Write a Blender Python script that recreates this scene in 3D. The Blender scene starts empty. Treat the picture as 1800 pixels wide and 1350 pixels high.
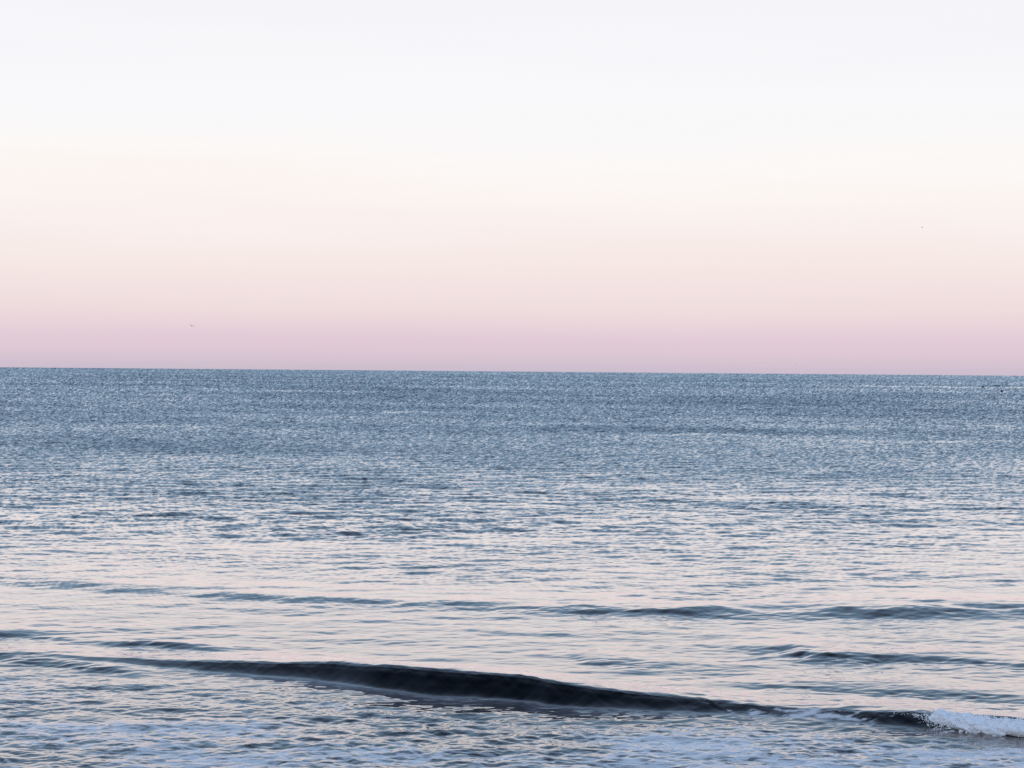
import bpy, math
import numpy as np
from mathutils import Matrix, Vector

rng = np.random.default_rng(11)
scene = bpy.context.scene
col = scene.collection

# ------------------------------------------------------------------ camera
CAM_H = 7.0
cam_data = bpy.data.cameras.new('camera')
cam = bpy.data.objects.new('camera', cam_data)
col.objects.link(cam)
cam_data.sensor_fit = 'HORIZONTAL'
cam_data.angle = math.radians(30.0)
cam_data.clip_start = 0.1
cam_data.clip_end = 80000.0
PITCH = math.radians(0.384)
ROLL = math.radians(0.4775)
cam.matrix_world = (Matrix.Translation((0, 0, CAM_H)) @ Matrix.Rotation(math.pi / 2 - PITCH, 4, 'X')
                    @ Matrix.Rotation(ROLL, 4, 'Z'))
scene.camera = cam

# ------------------------------------------------------------------ sky: dusk, sun just set behind the camera
SUN_EL = math.radians(1.0)
world = bpy.data.worlds.new('World')
scene.world = world
world.use_nodes = True
wn, wl = world.node_tree.nodes, world.node_tree.links
wn.clear()


def s2l(c):
    return tuple((v / 255 / 12.92 if v / 255 <= 0.04045 else ((v / 255 + 0.055) / 1.055) ** 2.4) for v in c)


w_out = wn.new('ShaderNodeOutputWorld')
w_tc = wn.new('ShaderNodeTexCoord')
w_sep = wn.new('ShaderNodeSeparateXYZ')
wl.new(w_tc.outputs['Generated'], w_sep.inputs[0])
# thin uneven veils: a faint stretched noise shifts the height at which the colours change
w_map = wn.new('ShaderNodeMapping')
w_map.inputs['Scale'].default_value = (2.2, 2.2, 34.0)
wl.new(w_tc.outputs['Generated'], w_map.inputs[0])
w_noise = wn.new('ShaderNodeTexNoise')
w_noise.inputs['Scale'].default_value = 1.3
w_noise.inputs['Detail'].default_value = 4.0
wl.new(w_map.outputs[0], w_noise.inputs['Vector'])
w_sub = wn.new('ShaderNodeMath'); w_sub.operation = 'SUBTRACT'; w_sub.inputs[1].default_value = 0.5
wl.new(w_noise.outputs['Fac'], w_sub.inputs[0])
w_mulz = wn.new('ShaderNodeMath'); w_mulz.operation = 'MULTIPLY'
wl.new(w_sub.outputs[0], w_mulz.inputs[0])
w_amp = wn.new('ShaderNodeMath'); w_amp.operation = 'MULTIPLY'; w_amp.inputs[1].default_value = 0.42
wl.new(w_sep.outputs['Z'], w_amp.inputs[0])
wl.new(w_amp.outputs[0], w_mulz.inputs[1])
w_add = wn.new('ShaderNodeMath'); w_add.operation = 'ADD'; w_add.use_clamp = True
wl.new(w_sep.outputs['Z'], w_add.inputs[0])
wl.new(w_mulz.outputs[0], w_add.inputs[1])
w_sqrt = wn.new('ShaderNodeMath'); w_sqrt.operation = 'SQRT'
wl.new(w_add.outputs[0], w_sqrt.inputs[0])
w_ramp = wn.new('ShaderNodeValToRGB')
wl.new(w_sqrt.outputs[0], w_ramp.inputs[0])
SKY = [  # sine of the height above the horizon, colour
    (0.0000, s2l((201, 189, 205))), (0.0030, s2l((209, 193, 208))), (0.0104, s2l((222, 201, 213))),
    (0.0160, s2l((226, 204, 216))), (0.0223, s2l((231, 211, 219))), (0.0320, s2l((239, 221, 223))),
    (0.0520, s2l((246, 232, 229))), (0.0710, s2l((249, 239, 236))), (0.0880, s2l((252, 245, 242))),
    (0.1050, s2l((252, 249, 247))), (0.1250, s2l((250, 249, 250))), (0.1470, s2l((249, 249, 252))),
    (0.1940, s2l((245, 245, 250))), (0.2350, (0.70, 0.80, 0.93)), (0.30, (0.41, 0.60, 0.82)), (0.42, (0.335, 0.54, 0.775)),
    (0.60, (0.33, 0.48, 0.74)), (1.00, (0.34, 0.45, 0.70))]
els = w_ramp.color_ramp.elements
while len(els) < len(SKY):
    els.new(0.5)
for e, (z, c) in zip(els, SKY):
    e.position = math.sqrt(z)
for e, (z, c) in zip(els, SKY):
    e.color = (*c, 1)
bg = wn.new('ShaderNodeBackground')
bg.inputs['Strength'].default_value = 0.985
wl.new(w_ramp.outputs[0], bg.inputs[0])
sky = wn.new('ShaderNodeTexSky')
sky.sky_type = 'NISHITA'
sky.sun_disc = False
sky.sun_elevation = SUN_EL
sky.sun_rotation = math.radians(180)
bg2 = wn.new('ShaderNodeBackground')
bg2.inputs['Strength'].default_value = 0.006
wl.new(sky.outputs[0], bg2.inputs[0])
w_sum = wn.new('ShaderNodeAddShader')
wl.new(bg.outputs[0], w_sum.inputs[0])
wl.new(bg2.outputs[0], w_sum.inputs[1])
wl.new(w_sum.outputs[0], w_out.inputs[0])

sun_data = bpy.data.lights.new('sun', 'SUN')
sun_data.energy = 0.05
sun_data.angle = math.radians(20)
sun_data.color = (1.0, 0.86, 0.80)
sun = bpy.data.objects.new('sun', sun_data)
sun.rotation_euler = (math.radians(82), 0, 0)      # from behind the camera, low
col.objects.link(sun)

scene.view_settings.view_transform = 'Standard'
scene.view_settings.look = 'None'
scene.view_settings.exposure = 0.0
scene.view_settings.gamma = 1.0
scene.view_settings.use_curve_mapping = False
scene.cycles.max_bounces = 6
scene.cycles.use_denoising = False


# ------------------------------------------------------------------ helpers
def tag(o, label=None, cat=None, group=None, kind=None):
    for k, v in (('label', label), ('category', cat), ('group', group), ('kind', kind)):
        if v:
            o[k] = v


def hash2(ix, iy, seed):
    n = (ix.astype(np.int64) * 374761393 + iy.astype(np.int64) * 668265263 + seed * 974634777) & 0x7fffffff
    n = ((n ^ (n >> 13)) * 1274126177) & 0x7fffffff
    n = (n ^ (n >> 16)) & 0xffff
    return n.astype(np.float32) / 32767.5 - 1.0


def vnoise(x, y, seed):
    ix, iy = np.floor(x), np.floor(y)
    fx, fy = (x - ix).astype(np.float32), (y - iy).astype(np.float32)
    ux = fx * fx * fx * (fx * (fx * 6 - 15) + 10)
    uy = fy * fy * fy * (fy * (fy * 6 - 15) + 10)
    a, b = hash2(ix, iy, seed), hash2(ix + 1, iy, seed)
    c, d = hash2(ix, iy + 1, seed), hash2(ix + 1, iy + 1, seed)
    return (a + (b - a) * ux) * (1 - uy) + (c + (d - c) * ux) * uy


def fbm(x, y, seed, octaves=3):
    s, a = 0, 1.0
    for k in range(octaves):
        s = s + a * vnoise(x * 2 ** k + 17.3 * k, y * 2 ** k + 9.1 * k, seed + k)
        a *= 0.5
    return s


def sstep(a, b, x):
    t = np.clip((x - a) / (b - a), 0, 1)
    return t * t * (3 - 2 * t)


def mesh_object(name, verts, faces, mat, parent=None, smooth=True):
    me = bpy.data.meshes.new(name)
    me.from_pydata([tuple(v) for v in verts], [], [tuple(f) for f in faces])
    if smooth:
        me.polygons.foreach_set('use_smooth', [True] * len(me.polygons))
    me.materials.append(mat)
    o = bpy.data.objects.new(name, me)
    col.objects.link(o)
    o.parent = parent
    return o


# ------------------------------------------------------------------ materials
def new_mat(name):
    m = bpy.data.materials.new(name)
    m.use_nodes = True
    m.node_tree.nodes.clear()
    return m, m.node_tree.nodes, m.node_tree.links


def math_node(n, l, op, a, b=None, clamp=False):
    k = n.new('ShaderNodeMath')
    k.operation = op
    k.use_clamp = clamp
    for i, v in enumerate((a, b)):
        if v is None:
            continue
        if isinstance(v, (int, float)):
            k.inputs[i].default_value = v
        else:
            l.new(v, k.inputs[i])
    return k.outputs[0]


def water_material():
    m, n, l = new_mat('sea_water')
    out = n.new('ShaderNodeOutputMaterial')
    geo = n.new('ShaderNodeNewGeometry')
    at = n.new('ShaderNodeAttribute'); at.attribute_name = 'wave_normal'
    ripple = n.new('ShaderNodeAttribute'); ripple.attribute_name = 'ripple'
    foam_at = n.new('ShaderNodeAttribute'); foam_at.attribute_name = 'foam'
    # capillary ripples finer than the mesh
    mp = n.new('ShaderNodeMapping'); mp.inputs['Scale'].default_value = (0.55, 1.0, 1.0)
    mp.inputs['Rotation'].default_value = (0, 0, math.radians(14))
    l.new(geo.outputs['Position'], mp.inputs[0])
    nz = n.new('ShaderNodeTexNoise'); nz.inputs['Scale'].default_value = 5.0
    nz.inputs['Detail'].default_value = 2.5; nz.inputs['Roughness'].default_value = 0.55
    l.new(mp.outputs[0], nz.inputs['Vector'])
    sub = n.new('ShaderNodeVectorMath'); sub.operation = 'SUBTRACT'; sub.inputs[1].default_value = (0.5, 0.5, 0.5)
    l.new(nz.outputs['Color'], sub.inputs[0])
    flat = n.new('ShaderNodeVectorMath'); flat.operation = 'MULTIPLY'; flat.inputs[1].default_value = (1, 1, 0)
    l.new(sub.outputs[0], flat.inputs[0])
    sc = n.new('ShaderNodeVectorMath'); sc.operation = 'SCALE'
    l.new(flat.outputs[0], sc.inputs[0]); l.new(ripple.outputs['Fac'], sc.inputs['Scale'])
    add = n.new('ShaderNodeVectorMath'); add.operation = 'ADD'
    l.new(at.outputs['Vector'], add.inputs[0]); l.new(sc.outputs[0], add.inputs[1])
    nrm = n.new('ShaderNodeVectorMath'); nrm.operation = 'NORMALIZE'
    l.new(add.outputs[0], nrm.inputs[0])
    N = nrm.outputs[0]
    # reflective film over a dark body
    lw = n.new('ShaderNodeLayerWeight'); lw.inputs['Blend'].default_value = 0.5
    l.new(N, lw.inputs['Normal'])
    fr = math_node(n, l, 'POWER', lw.outputs['Facing'], 4.5)
    fr = math_node(n, l, 'MINIMUM', math_node(n, l, 'MULTIPLY', fr, 1.32), 0.96)
    body = n.new('ShaderNodeBsdfDiffuse'); body.inputs['Color'].default_value = (0.0006, 0.003, 0.005, 1)
    gl = n.new('ShaderNodeBsdfAnisotropic'); gl.distribution = 'GGX'
    gl.inputs['Roughness'].default_value = 0.04
    gl.inputs['Color'].default_value = (1, 0.966, 0.970, 1)
    l.new(N, gl.inputs['Normal'])
    mx = n.new('ShaderNodeMixShader')
    l.new(fr, mx.inputs[0]); l.new(body.outputs[0], mx.inputs[1]); l.new(gl.outputs[0], mx.inputs[2])
    # foam lace: two warped noises, denser where the wave has broken
    wmp = n.new('ShaderNodeMapping'); wmp.inputs['Scale'].default_value = (0.5, 1.0, 1.0)
    wmp.inputs['Rotation'].default_value = (0, 0, math.radians(18))
    l.new(geo.outputs['Position'], wmp.inputs[0])
    warp = n.new('ShaderNodeTexNoise'); warp.inputs['Scale'].default_value = 1.6; warp.inputs['Detail'].default_value = 3
    l.new(wmp.outputs[0], warp.inputs['Vector'])
    wadd = n.new('ShaderNodeVectorMath'); wadd.operation = 'MULTIPLY_ADD'
    wadd.inputs[1].default_value = (0.7, 0.7, 0.0)
    l.new(warp.outputs['Color'], wadd.inputs[0]); l.new(wmp.outputs[0], wadd.inputs[2])
    vor = n.new('ShaderNodeTexVoronoi'); vor.feature = 'DISTANCE_TO_EDGE'; vor.voronoi_dimensions = '2D'
    vor.inputs['Scale'].default_value = 2.6
    l.new(wadd.outputs[0], vor.inputs['Vector'])
    lace = math_node(n, l, 'SUBTRACT', 1.0, math_node(n, l, 'MULTIPLY', vor.outputs['Distance'], 5.0, True))
    fn = n.new('ShaderNodeTexNoise'); fn.inputs['Scale'].default_value = 7.0; fn.inputs['Detail'].default_value = 5
    fn.inputs['Roughness'].default_value = 0.65
    l.new(wadd.outputs[0], fn.inputs['Vector'])
    v = math_node(n, l, 'ADD', math_node(n, l, 'MULTIPLY', lace, 0.27), math_node(n, l, 'MULTIPLY', fn.outputs['Fac'], 1.3))
    v = math_node(n, l, 'ADD', v, math_node(n, l, 'MULTIPLY', foam_at.outputs['Fac'], 1.0))
    mr = n.new('ShaderNodeMapRange'); mr.inputs['From Min'].default_value = 1.14; mr.inputs['From Max'].default_value = 1.46
    mr.inputs['To Max'].default_value = 0.74
    l.new(v, mr.inputs['Value'])
    gate = math_node(n, l, 'MULTIPLY', foam_at.outputs['Fac'], 6.0, True)
    ff = math_node(n, l, 'MULTIPLY', mr.outputs[0], gate, True)
    fo = n.new('ShaderNodeBsdfDiffuse'); fo.inputs['Color'].default_value = (0.86, 0.87, 0.89, 1)
    l.new(N, fo.inputs['Normal'])
    mx2 = n.new('ShaderNodeMixShader')
    l.new(ff, mx2.inputs[0]); l.new(mx.outputs[0], mx2.inputs[1]); l.new(fo.outputs[0], mx2.inputs[2])
    l.new(mx2.outputs[0], out.inputs[0])
    return m


def foam_material():
    m, n, l = new_mat('sea_foam')
    out = n.new('ShaderNodeOutputMaterial')
    p = n.new('ShaderNodeBsdfPrincipled')
    geo = n.new('ShaderNodeNewGeometry')
    nz = n.new('ShaderNodeTexNoise'); nz.inputs['Scale'].default_value = 9; nz.inputs['Detail'].default_value = 4
    l.new(geo.outputs['Position'], nz.inputs['Vector'])
    rp = n.new('ShaderNodeValToRGB')
    rp.color_ramp.elements[0].position = 0.3; rp.color_ramp.elements[0].color = (0.80, 0.82, 0.85, 1)
    rp.color_ramp.elements[1].position = 0.6; rp.color_ramp.elements[1].color = (0.94, 0.94, 0.95, 1)
    l.new(nz.outputs['Fac'], rp.inputs[0]); l.new(rp.outputs[0], p.inputs['Base Color'])
    p.inputs['Roughness'].default_value = 0.8
    nb = n.new('ShaderNodeTexNoise'); nb.inputs['Scale'].default_value = 40; nb.inputs['Detail'].default_value = 3
    l.new(geo.outputs['Position'], nb.inputs['Vector'])
    bp = n.new('ShaderNodeBump'); bp.inputs['Strength'].default_value = 0.25; bp.inputs['Distance'].default_value = 0.01
    l.new(nb.outputs['Fac'], bp.inputs['Height']); l.new(bp.outputs[0], p.inputs['Normal'])
    l.new(p.outputs[0], out.inputs[0])
    return m


def plain_material(name, c, rough=0.6):
    m, n, l = new_mat(name)
    out = n.new('ShaderNodeOutputMaterial')
    p = n.new('ShaderNodeBsdfPrincipled')
    nz = n.new('ShaderNodeTexNoise'); nz.inputs['Scale'].default_value = 6; nz.inputs['Detail'].default_value = 3
    mixc = n.new('ShaderNodeMix'); mixc.data_type = 'RGBA'
    mixc.inputs[6].default_value = (*[v * 0.7 for v in c], 1); mixc.inputs[7].default_value = (*c, 1)
    l.new(nz.outputs['Fac'], mixc.inputs[0]); l.new(mixc.outputs[2], p.inputs['Base Color'])
    p.inputs['Roughness'].default_value = rough
    l.new(p.outputs[0], out.inputs[0])
    return m


WATER = water_material()
FOAM = foam_material()

# ------------------------------------------------------------------ the sea surface
# rows of the sheet (distance from shore) and columns (fanning out to sea)
F_ROWS = 1911.0
near = np.linspace(8.0, 32.5, 50, endpoint=False)
mid = np.linspace(32.5, 46.5, 450, endpoint=False)
n_far = 560
inv = np.linspace(1 / 46.5, 1 / 40000.0, n_far)
D_rows = np.concatenate([near, mid, 1 / inv])
T_cols = np.concatenate([np.linspace(-1.4, -0.315, 40, endpoint=False), np.linspace(-0.315, 0.315, 1180),
                         np.linspace(0.315, 1.4, 41)[1:]])
nr, nc = len(D_rows), len(T_cols)
X = (D_rows[:, None] * T_cols[None, :]).astype(np.float32)
Y = np.repeat(D_rows[:, None], nc, 1).astype(np.float32)
dD = np.gradient(D_rows).astype(np.float32)[:, None]

# low swells: (x, y, height) of points along each crest, width of the shoreward face, length of the back
SWELLS = [
    ([(-19.84, 63.47, .08), (-17.01, 63.5, .10), (-11.77, 60.81, .14), (-8.86, 59.53, .13), (-5.21, 58.36, .12),
      (0, 57.11, .14), (3.36, 56.36, .15), (6.66, 55.96, .24), (10.01, 56.02, .28), (12.61, 56.48, .28),
      (15.07, 56.26, .27), (17.47, 55.88, .26)], 1.9, 3.0),
    ([(-15.65, 50.07, .08), (-13.08, 49.93, .12), (-11.42, 49.17, .10), (-8.57, 47.99, .11), (-7.12, 47.86, .06),
      (-5.41, 47.84, .0)], 0.9, 2.0),
    ([(-14.6, 46.7, .10), (-12.32, 45.97, .13), (-10.51, 45.27, .14), (-9.0, 44.47, .10), (-7.88, 44.13, .0)], 0.9, 1.5),
    ([(5.07, 48.68, .0), (6.9, 48.3, .12), (7.4, 47.81, .18), (9.08, 46.92, .14), (10.5, 47.04, .12), (12.3, 45.9, .10),
      (14.23, 45.51, .08)], 1.1, 2.2),
    ([(1.41, 47.21, .0), (2.21, 46.31, .08), (3.4, 45.65, .08), (4.71, 45.19, .05), (5.59, 44.74, .0)], 0.9, 1.8),
    ([(4.48, 42.99, .0), (6.39, 42.94, .08), (7.6, 42.53, .08), (9.39, 42.04, .10), (11.15, 41.6, .09),
      (12.89, 41.23, .08)], 1.2, 1.8),
    ([(-29.26, 98.28, .0), (-22.48, 94.41, .03), (-16.56, 92.73, .03), (-13.33, 93.27, .0)], 2.5, 5.0),
    ([(2.71, 113.81, .0), (5.77, 107.74, .09), (10.81, 103.73, .12), (16.02, 103.45, .12), (20.51, 104.4, .0)], 3.0, 5.0),
    ([(-10.78, 36.2, .02), (-8.46, 35.53, .03), (-4.13, 34.65, .035), (-1.04, 35.04, .03), (2.06, 34.54, .02),
      (6.0, 33.6, .02)], 0.8, 1.2),
]
BREAKER = [(-13.0, 46.6, .0), (-9.74, 45.46, .05), (-8.74, 45.3, .08), (-6.6, 44.6, .16), (-4.94, 43.85, .27),
           (-3.88, 43.46, .35), (-2.54, 42.55, .40), (-1.76, 42.10, .40), (-.63, 41.92, .40), (.37, 41.45, .38),
           (1.21, 40.79, .35), (2.38, 40.2, .28), (3.54, 40.0, .20), (4.66, 39.5, .155), (6.36, 39.05, .11),
           (7.42, 38.45, .20), (8.42, 38.22, .26), (9.23, 37.75, .25), (10.01, 37.37, .25), (11.01, 36.99, .25), (16, 35.4, .25)]


def crest_at(pts, x):
    px, py, ph = np.array(pts).T
    xs = np.linspace(px[0], px[-1], 500)
    k = np.hanning(41); k /= k.sum()
    sm = lambda v: np.convolve(np.pad(np.interp(xs, px, v), 20, mode='reflect', reflect_type='odd'), k, 'valid')
    yc = np.interp(x, xs, sm(py)).astype(np.float32)
    hc = np.interp(x, xs, np.maximum(sm(ph), 0)).astype(np.float32)
    return yc, hc


def outside(pts, x, soft=2.0):
    return sstep(pts[0][0] - soft, pts[0][0], x) * (1 - sstep(pts[-1][0], pts[-1][0] + soft, x))


wx = X + 0.35 * vnoise(X * 0.5, Y * 0.7, 5)
wy = Y + 0.22 * vnoise(X * 0.45, Y * 0.8, 6) + 0.10 * vnoise(X * 1.3, Y * 1.6, 7)
Z = np.zeros_like(X)
face_boost = np.zeros_like(X)
for pts, w, back in SWELLS:
    yc, hc = crest_at(pts, wx)
    hc = hc * outside(pts, wx) * np.clip(0.60 + 0.28 * fbm(X * 0.30 + Y * 0.10, Y * 0.75, 71, 2), 0.15, 1.4)
    u = wy - yc
    s = np.clip(-u / w, 0, 1)
    prof = np.where(u < 0, (1 - s * s * (3 - 2 * s)), np.exp(-(u / back) ** 2))
    Z += hc * prof
    face_boost += hc / w * np.exp(-((u + 0.5 * w) / (0.55 * w)) ** 2)

# the breaking wave: hollow shoreward face, long back
bx = X + 0.10 * vnoise(X * 0.9, Y * 0.3, 8)
by = Y + 0.10 * vnoise(X * 0.7, Y * 0.2, 9) + 0.035 * vnoise(X * 2.3, Y * 0.5, 10)
bc, bh = crest_at(BREAKER, bx)
bh = bh * (1 + 0.08 * vnoise(X * 0.8, Y * 0 + 3.3, 12))
bu = by - bc
bw = 0.36 + 0.85 * bh
s = np.clip(-bu / bw, 0, 1)
front = (1 - s) ** 1.55
prof = np.where(bu < 0, front, np.exp(-(bu / 1.9) ** 2))
top = np.exp(-(bu / 0.10) ** 2)
Z += bh * (prof - 0.10 * top)
lead = -bu - bw
hollow = sstep(-3.4, -1.8, X) * (1 - sstep(1.0, 2.4, X))
Z -= (0.012 + 0.058 * hollow) * sstep(-0.35, 0.15, lead) * np.exp(-(np.clip(lead - 0.15, 0, 9) / 1.35) ** 2) * sstep(0.1, 0.3, bh)   # water drawn down before the wave
streak = fbm(X * 3.2 + bu * 3.0, bu * 0.9 + X * 0.4, 81, 3)
Z += 0.006 * streak * np.exp(-((bu + 0.3 * bw) / (0.6 * bw)) ** 2) * sstep(0.05, 0.2, bh)
Z += 0.007 * fbm(X * 4.0, bu * 5.0, 83, 3) * np.exp(-(bu / 0.3) ** 2) * sstep(0.05, 0.2, bh)
breaker_face = np.exp(-((bu + 0.25) / 0.45) ** 2) * sstep(0.08, 0.25, bh)

# wind waves: a spectrum of travelling ripples; shares too short for the sheet become slope only
gd = np.interp(D_rows, [8, 34, 36.5, 39, 42, 48, 55, 62, 70, 80, 95, 120, 170, 300, 600, 3000],
               [.066, .066, .062, .047, .038, .036, .038, .046, .061, .079, .098, .115, .134, .153, .163, .162]).astype(np.float32)[:, None]
patch = 1 + 0.35 * fbm(X / 7 + Y / 20, Y / 5, 31, 2) * (1 - sstep(70, 170, Y))
logy = np.log(np.maximum(Y, 1))
slick = 1 + 0.17 * fbm(X / (0.10 * Y + 6) + logy * 3, logy * 9, 43, 3) - 0.04 * np.clip(X / (0.3 * Y), -1, 1)
for sx_, sy_, lx_, ly_ in ((-23, 318, 11, 5.5), (46, 204, 16, 3.2), (25, 216, 14, 2.6), (265, 1120, 70, 60), (-60, 620, 30, 16)):
    slick -= (0.24 + 0.22 * vnoise(X / (lx_ * 0.22), Y / ly_, 47)) * np.exp(-((X - sx_) / lx_) ** 2 - ((Y - sy_ - 0.02 * sy_ * vnoise(X / (lx_ * 0.4), Y * 0, 45)) / ly_) ** 2)   # calm lanes
gain = gd * np.clip(patch, 0.3, 2) * np.clip(slick, 0.45, 1.6)
gain = gain * (1 + 15.0 * np.clip(face_boost, 0, 0.20))
gain = gain * (1 - 0.6 * np.clip(breaker_face, 0, 1))
mirror = sstep(-4.2, -2.4, X) * (1 - sstep(0.8, 2.2, X)) * sstep(-0.1, 0.15, -bu - bw) * (1 - sstep(1.5, 2.7, -bu - bw))
mirror = mirror * np.clip(0.75 + 0.6 * fbm(X * 0.9, Y * 1.4, 95, 2), 0, 1)
Z += 0.014 * fbm(X * 0.8, Y * 1.2, 97, 3) * mirror
gain = gain * (1 - 0.55 * mirror)        # glassy patch under the face
HX = np.zeros_like(X)
HY = np.zeros_like(X)
NW = 72
lam = np.exp(rng.uniform(np.log(0.24), np.log(4.2), NW))
ang = rng.normal(-0.24, 0.50, NW)
for i in range(NW):
    L = lam[i]
    k = 2 * np.pi / L
    kx, ky = k * np.sin(ang[i]), k * np.cos(ang[i])
    ws = 1.0 if L < 1.6 else (1.6 / L) ** 0.7
    slope = ws * math.sqrt(2.0 / NW) * 1.35
    ph = (kx * X.astype(np.float64) + ky * Y + rng.uniform(0, 6.283)) % (2 * np.pi)
    ph = (ph + 0.9 * np.sin(0.37 * X / L + i) + 0.8 * np.sin(0.29 * Y / L + 2 * i)).astype(np.float32)
    keep = sstep(2.0, 5.0, L / dD)
    A = (gain * slope)
    A = A * 0.84
    Z += keep * A / k * (np.sin(ph) + 0.33 * np.sin(2 * ph + 0.2))     # steep shoreward fronts, long backs
    c = (1 - keep) * A * (np.cos(ph) + 0.66 * np.cos(2 * ph + 0.2))
    HX += c * np.sin(ang[i])
    HY += c * np.cos(ang[i])

# foam churn in front of the wave
ahead = -bu - bw + 0.7 * fbm(X * 0.4, Y * 0.6, 99, 3)
right = sstep(-3.0, 6.0, X)
churn = sstep(0.2, 2.0, ahead) * (0.45 + 0.55 * right) + sstep(1.6, 3.6, ahead) * 0.36 * (1 - right)
churn = np.clip(churn, 0, 1) * (Y < 60) * (1 - 0.9 * mirror)
Z += churn * 0.020 * fbm(X * 2.1, Y * 2.6, 51, 4)
foam = churn * (0.46 + 0.16 * right + 0.30 * fbm(X * 0.35, Y * 0.7, 61, 3))
lace = sstep(2.0, 6.5, X) * (1 - 0.22 * np.exp(-((X - 7.8) / 0.5) ** 2)) * np.exp(-((bu + 0.25) / 0.50) ** 2) * (0.46 + 0.26 * fbm(X * 0.8, Y, 63, 2))
foam = np.clip(np.maximum(foam, lace), 0, 1)
foam = foam * (X < 30) * (X > -30)

# normals: slope of the sheet plus the slopes it is too coarse to carry
z_t = np.gradient(Z, T_cols, axis=1)
z_d = np.gradient(Z, D_rows, axis=0)
zx = z_t / D_rows[:, None]
zy = z_d - zx * T_cols[None, :]
far = np.clip((np.log(np.maximum(Y, 1)) - math.log(42)) / (math.log(165) - math.log(42)), 0, 1)
steep = np.sqrt(HX ** 2 + HY ** 2)          # of small waves seen far away only the faces turned to shore show
calm = sstep(400, 4000, Y)
HX = HX * (1 - 0.45 * calm)
HYv = HY * (1 - far) + (steep * (0.68 - 0.28 * calm) + gain * 0.55 + 0.03 * calm) * far
nx, ny = -(zx + HX), -(zy + HYv)
ln = np.sqrt(nx * nx + ny * ny + 1)
NORM = np.stack([nx / ln, ny / ln, 1 / ln], -1).astype(np.float32).reshape(-1, 3)
RIP = (1 - 0.3 * mirror.ravel()) * (np.interp(D_rows, [8, 36, 39, 45, 60, 100, 300], [.16, .16, .10, .07, .09, .22, .20])[:, None]
       * np.clip(patch, .3, 2) * (1 - 0.5 * np.clip(breaker_face, 0, 1))).astype(np.float32).ravel()

verts = np.stack([X, Y, Z], -1).reshape(-1, 3).astype(np.float32)
idx = np.arange(nr * nc).reshape(nr, nc)
quads = np.stack([idx[:-1, :-1], idx[:-1, 1:], idx[1:, 1:], idx[1:, :-1]], -1)


def sheet(name, q):
    used, inv_ = np.unique(q.ravel(), return_inverse=True)
    v = verts[used]
    me = bpy.data.meshes.new(name)
    me.vertices.add(len(v))
    me.vertices.foreach_set('co', v.ravel())
    me.loops.add(len(inv_))
    me.loops.foreach_set('vertex_index', inv_.astype(np.int32).ravel())
    nq = len(q)
    me.polygons.add(nq)
    me.polygons.foreach_set('loop_start', np.arange(0, nq * 4, 4, dtype=np.int32))
    me.polygons.foreach_set('use_smooth', np.ones(nq, dtype=bool))
    me.update(calc_edges=True)
    a = me.attributes.new('wave_normal', 'FLOAT_VECTOR', 'POINT'); a.data.foreach_set('vector', NORM[used].ravel())
    a = me.attributes.new('ripple', 'FLOAT', 'POINT'); a.data.foreach_set('value', RIP[used])
    a = me.attributes.new('foam', 'FLOAT', 'POINT'); a.data.foreach_set('value', foam.astype(np.float32).ravel()[used])
    me.materials.append(WATER)
    o = bpy.data.objects.new(name, me)
    col.objects.link(o)
    return o


in_wave = ((bu < 0.35) & (bu > -bw * 0.92) & (bh > 0.10) & (X < 16) & (X > -12))
qw = in_wave[:-1, :-1] & in_wave[1:, 1:]
sea = sheet('sea', quads[~qw])
tag(sea, kind='structure')
wave = sheet('breaking_wave', quads[qw])
tag(wave, 'low wave with smooth black face rising diagonally across the foreground, breaking at right', 'wave')

# ------------------------------------------------------------------ the tumbling white water at the right end of the wave
n_t, n_a = 560, 50
X0 = 8.2
tx = np.linspace(X0, 15.0, n_t)
cy, ch = crest_at(BREAKER, tx)
start = np.clip((tx - X0) / 0.35, 0, 1) ** 0.6
rough = 1 + 0.16 * vnoise(tx * 2.1, tx * 0, 91) + 0.12 * vnoise(tx * 5.3, tx * 0, 92)
aa = np.linspace(-0.10, math.pi * 0.93, n_a)
ca, sa = np.cos(aa)[None, :], np.sin(aa)[None, :]
r_front, r_back = (0.62 * start * rough)[:, None], (0.30 * start)[:, None]
rz = ((0.225 + 0.01 * sstep(8.3, 9.5, tx)) * start * rough)[:, None]
PX = np.repeat(tx[:, None], n_a, 1) + 0.50 * (1 - np.clip(sa, 0, 1)) * (ca > 0) + 0.15 * (1 - np.clip(sa, 0, 1)) * (ca <= 0)
PY = (cy - 0.05)[:, None] - np.where(ca > 0, np.sign(ca) * np.abs(ca) ** 1.25 * r_front, ca * r_back)
PZ = -0.02 + sa * rz
P = np.stack([PX, PY, PZ], -1).reshape(-1, 3)
Nn = np.stack([np.zeros_like(PX), -0.75 * ca * np.ones_like(PX), (0.25 + sa) * np.ones_like(PX)], -1).reshape(-1, 3)
bump = np.zeros(len(P))
for count, r0, r1, k0 in ((340, .10, .26, .36), (1800, .04, .10, .36)):
    ci = rng.integers(0, len(P), count)
    cpt = P[ci] + rng.normal(0, .02, (count, 3))
    cr = rng.uniform(r0, r1, count)
    add_ = np.zeros(len(P))
    for q, r in zip(cpt, cr):
        sel = np.nonzero(np.abs(P[:, 0] - q[0]) < r)[0]
        dd = ((P[sel] - q) ** 2).sum(1)
        add_[sel] = np.maximum(add_[sel], np.sqrt(np.maximum(r * r - dd, 0)) * k0)
    bump += add_
P = P + Nn * (bump * np.repeat(np.clip(start, 0, 1), n_a) - 0.05)[:, None]
gi = np.arange(n_t * n_a).reshape(n_t, n_a)
gq = np.stack([gi[:-1, :-1], gi[1:, :-1], gi[1:, 1:], gi[:-1, 1:]], -1).reshape(-1, 4)
foam_o = mesh_object('white_water', P, gq, FOAM)
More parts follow.
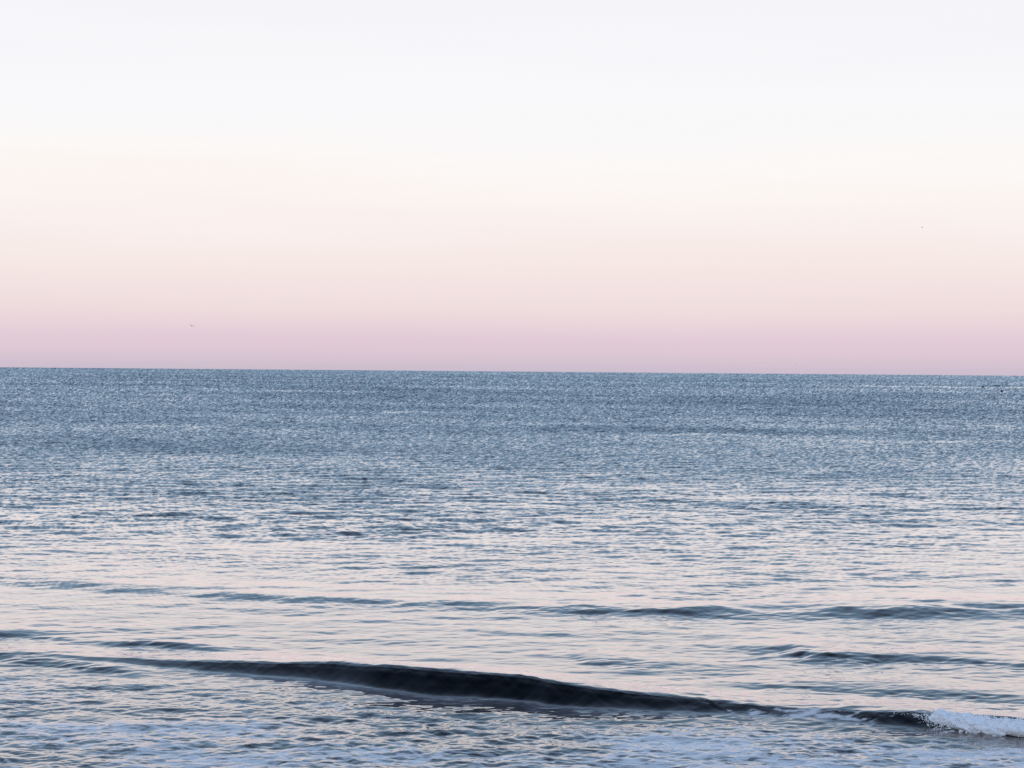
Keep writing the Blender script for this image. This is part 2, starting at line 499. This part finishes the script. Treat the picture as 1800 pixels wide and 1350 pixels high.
foam_o.parent = wave
# froth: ragged clots over the roll, on the lip before it and thrown ahead
ico = [(0, 0, 1), (.894, 0, .447), (.276, .851, .447), (-.724, .526, .447), (-.724, -.526, .447), (.276, -.851, .447),
       (.724, .526, -.447), (-.276, .851, -.447), (-.894, 0, -.447), (-.276, -.851, -.447), (.724, -.526, -.447), (0, 0, -1)]
icf = [(0, 1, 2), (0, 2, 3), (0, 3, 4), (0, 4, 5), (0, 5, 1), (1, 6, 2), (2, 7, 3), (3, 8, 4), (4, 9, 5), (5, 10, 1),
       (6, 7, 2), (7, 8, 3), (8, 9, 4), (9, 10, 5), (10, 6, 1), (11, 7, 6), (11, 8, 7), (11, 9, 8), (11, 10, 9), (11, 6, 10)]
ico = np.array(ico)
fv, ff = [], []


def clot(q, r):
    b = len(fv) * 12
    fv.append(ico * r * rng.uniform(.6, 1.5, 3) * rng.uniform(.75, 1.25, (12, 1)) + q)
    ff.extend(tuple(i + b for i in f) for f in icf)


for k in range(2600):
    q = P[rng.integers(0, len(P))]
    clot(q + np.array([rng.normal(0, .05), rng.normal(-.01, .03), rng.normal(0, .012)]), rng.uniform(.006, .026))
for k in range(350):
    q = P[rng.integers(0, len(P))]
    clot(q + np.array([rng.normal(-.05, .08), rng.normal(-.04, .06), abs(rng.normal(0, .035))]), rng.uniform(.004, .011))


def surface_z(x, y):
    i = int(np.clip(np.searchsorted(D_rows, y), 1, nr - 1))
    j = int(np.clip(np.searchsorted(T_cols, x / y), 1, nc - 1))
    return float(Z[i, j])


for k in range(420):
    x = X0 + 0.42 - abs(rng.normal(0, .26))
    yc_, _ = crest_at(BREAKER, np.array([x]))
    y = float(yc_[0]) - abs(rng.normal(0, .03 + .30 * max(0, 1 - 2.2 * abs(X0 + .35 - x))))
    clot(np.array([x, y, surface_z(x, y) + .004]), rng.uniform(.004, .012))
flecks = mesh_object('froth', np.concatenate(fv), ff, FOAM)
flecks.parent = wave
tag(flecks, kind='stuff')

# ------------------------------------------------------------------ buoys far out
BUOY_RED = plain_material('dull_red_plastic', (0.10, 0.018, 0.022), 0.5)
BUOY_DARK = plain_material('black_plastic', (0.012, 0.012, 0.016), 0.5)


def lathe(profile, seg=20):
    v, f = [], []
    for r, z in profile:
        for k in range(seg):
            a = 2 * math.pi * k / seg
            v.append((r * math.cos(a), r * math.sin(a), z))
    for i in range(len(profile) - 1):
        for k in range(seg):
            f.append((i * seg + k, i * seg + (k + 1) % seg, (i + 1) * seg + (k + 1) % seg, (i + 1) * seg + k))
    f.append(tuple(range(seg - 1, -1, -1)))
    f.append(tuple(range((len(profile) - 1) * seg, len(profile) * seg)))
    return v, f


def buoy(x, y, r, hgt, mat, label):
    root = bpy.data.objects.new('buoy', None)
    col.objects.link(root)
    root.location = (x, y, 0.0)
    tag(root, label, 'buoy', 'buoys far out near the horizon')
    prof = [(r * .35, -.5 * hgt), (r * .8, -.3 * hgt), (r, 0.05 * hgt), (r * .97, .35 * hgt), (r * .75, .72 * hgt), (r * .35, .95 * hgt), (r * .12, hgt)]
    v, f = lathe(prof)
    mesh_object('float', v, f, mat, root)
    v, f = lathe([(r * .10, hgt * .97), (r * .10, hgt * 1.2), (r * .16, hgt * 1.22), (r * .16, hgt * 1.3)], 10)
    mesh_object('lifting_eye', v, f, mat, root)


buoy(262.26, 1063.94, .85, .95, BUOY_DARK, 'black buoy floating near the horizon at far right, darkest of the specks')
buoy(202.08, 788.37, .52, .95, BUOY_RED, 'dark red round buoy at far right, nearest of the floating specks')
buoy(295.57, 1352.62, .42, .60, BUOY_DARK, 'tiny dark buoy farthest out, leftmost of the floating specks at right')


def low_boat(x, y, length, rz, label):
    root = bpy.data.objects.new('small_boat', None)
    col.objects.link(root)
    root.location = (x, y, 0.0)
    root.rotation_euler = (0, 0, rz)
    tag(root, label, 'boat')
    st = 14
    v, f = [], []
    for i in range(st):
        t = i / (st - 1)
        w = length * .17 * (math.sin(math.pi * (0.12 + 0.88 * (1 - t) ** .8)) ** .7 + .02 if t > .3 else 1 - .5 * (.3 - t))
        w = max(w, .02)
        zt = .55 + .10 * (2 * t - 1) ** 2
        ring = [(-w, zt), (-w * .85, .0), (-w * .4, -.2), (w * .4, -.2), (w * .85, .0), (w, zt), (w * .88, zt), (w * .6, .02), (-w * .6, .02), (-w * .88, zt)]
        v += [((t - .5) * length, a, b) for a, b in ring]
    m = 10
    for i in range(st - 1):
        for k in range(m):
            f.append((i * m + k, i * m + (k + 1) % m, (i + 1) * m + (k + 1) % m, (i + 1) * m + k))
    f.append(tuple(range(m - 1, -1, -1)))
    f.append(tuple(range((st - 1) * m, st * m)))
    mesh_object('hull', v, f, BUOY_DARK, root, smooth=False)


low_boat(308.41, 1213.05, 3.2, math.radians(8), 'tiny low dark boat floating near the horizon at far right')

# ------------------------------------------------------------------ sea birds
FEATHER = plain_material('dark_feathers', (0.02, 0.018, 0.02), 0.8)


def sky_point(px, py, dist):
    """direction through the photograph's pixel, at a real distance"""
    f = 900 / math.tan(math.radians(15))
    d = cam.matrix_world.to_3x3() @ Vector(((px - 900) / f, (675 - py) / f, -1)).normalized()
    return Vector((0, 0, CAM_H)) + d * dist


def bird(px, py, dist, heading, bank, label, span=1.15):
    root = bpy.data.objects.new('sea_bird', None)
    col.objects.link(root)
    root.location = sky_point(px, py, dist)
    root.rotation_euler = (0, bank, heading)
    tag(root, label, 'bird', 'sea birds flying over the water')
    prof = [(-.22, .015), (-.16, .04), (-.05, .065), (.06, .07), (.13, .05), (.17, .038), (.20, .04), (.225, .022), (.26, .006)]
    v, f = [], []
    for y, r in prof:
        for k in range(10):
            a = 2 * math.pi * k / 10
            v.append((r * math.cos(a), y, r * .9 * math.sin(a)))
    for i in range(len(prof) - 1):
        for k in range(10):
            f.append((i * 10 + k, i * 10 + (k + 1) % 10, (i + 1) * 10 + (k + 1) % 10, (i + 1) * 10 + k))
    f += [tuple(range(9, -1, -1)), tuple(range(80, 90))]
    mesh_object('body', v, f, FEATHER, root)
    v = [(-.03, -.18, .012), (.03, -.18, .012), (.07, -.34, .004), (-.07, -.34, .004), (-.03, -.18, -.008), (.03, -.18, -.008), (.07, -.34, -.004), (-.07, -.34, -.004)]
    box = [(0, 1, 2, 3), (7, 6, 5, 4), (0, 4, 5, 1), (1, 5, 6, 2), (2, 6, 7, 3), (3, 7, 4, 0)]
    mesh_object('tail', v, box, FEATHER, root)
    for sgn in (-1, 1):
        st = [(.03, .10, -.09, .02, .03), (.22, .15, -.06, .12, .025), (.34, .14, -.05, .10, .02), (.48, .04, -.08, .02, .014), (.60, -.10, -.14, -.12, .006)]
        v, f = [], []
        for x, le, te, z, th in st:
            x *= sgn * span / 1.2
            mid_ = (le + te) / 2
            v += [(x, le, z), (x, mid_, z + th), (x, te, z), (x, mid_, z - th * .4)]
        for i in range(4):
            for k in range(4):
                q = (i * 4 + k, i * 4 + (k + 1) % 4, (i + 1) * 4 + (k + 1) % 4, (i + 1) * 4 + k)
                f.append(q if sgn > 0 else q[::-1])
        f += [(0, 1, 2, 3), (16, 17, 18, 19)]
        mesh_object('wing', v, f, FEATHER, root)


bird(337, 573, 300, math.radians(20), math.radians(24), 'dark bird with drooped wings over the pink band at left')
bird(1621, 399.5, 700, math.radians(70), math.radians(20), 'tiny speck of a bird high in the cream sky at right')
bird(1789, 559, 1100, math.radians(-40), math.radians(15), 'faint bird at the right edge of the pink band')
bird(1400.5, 640.5, 1100, math.radians(80), math.radians(5), 'tiny bird just above the horizon right of centre')
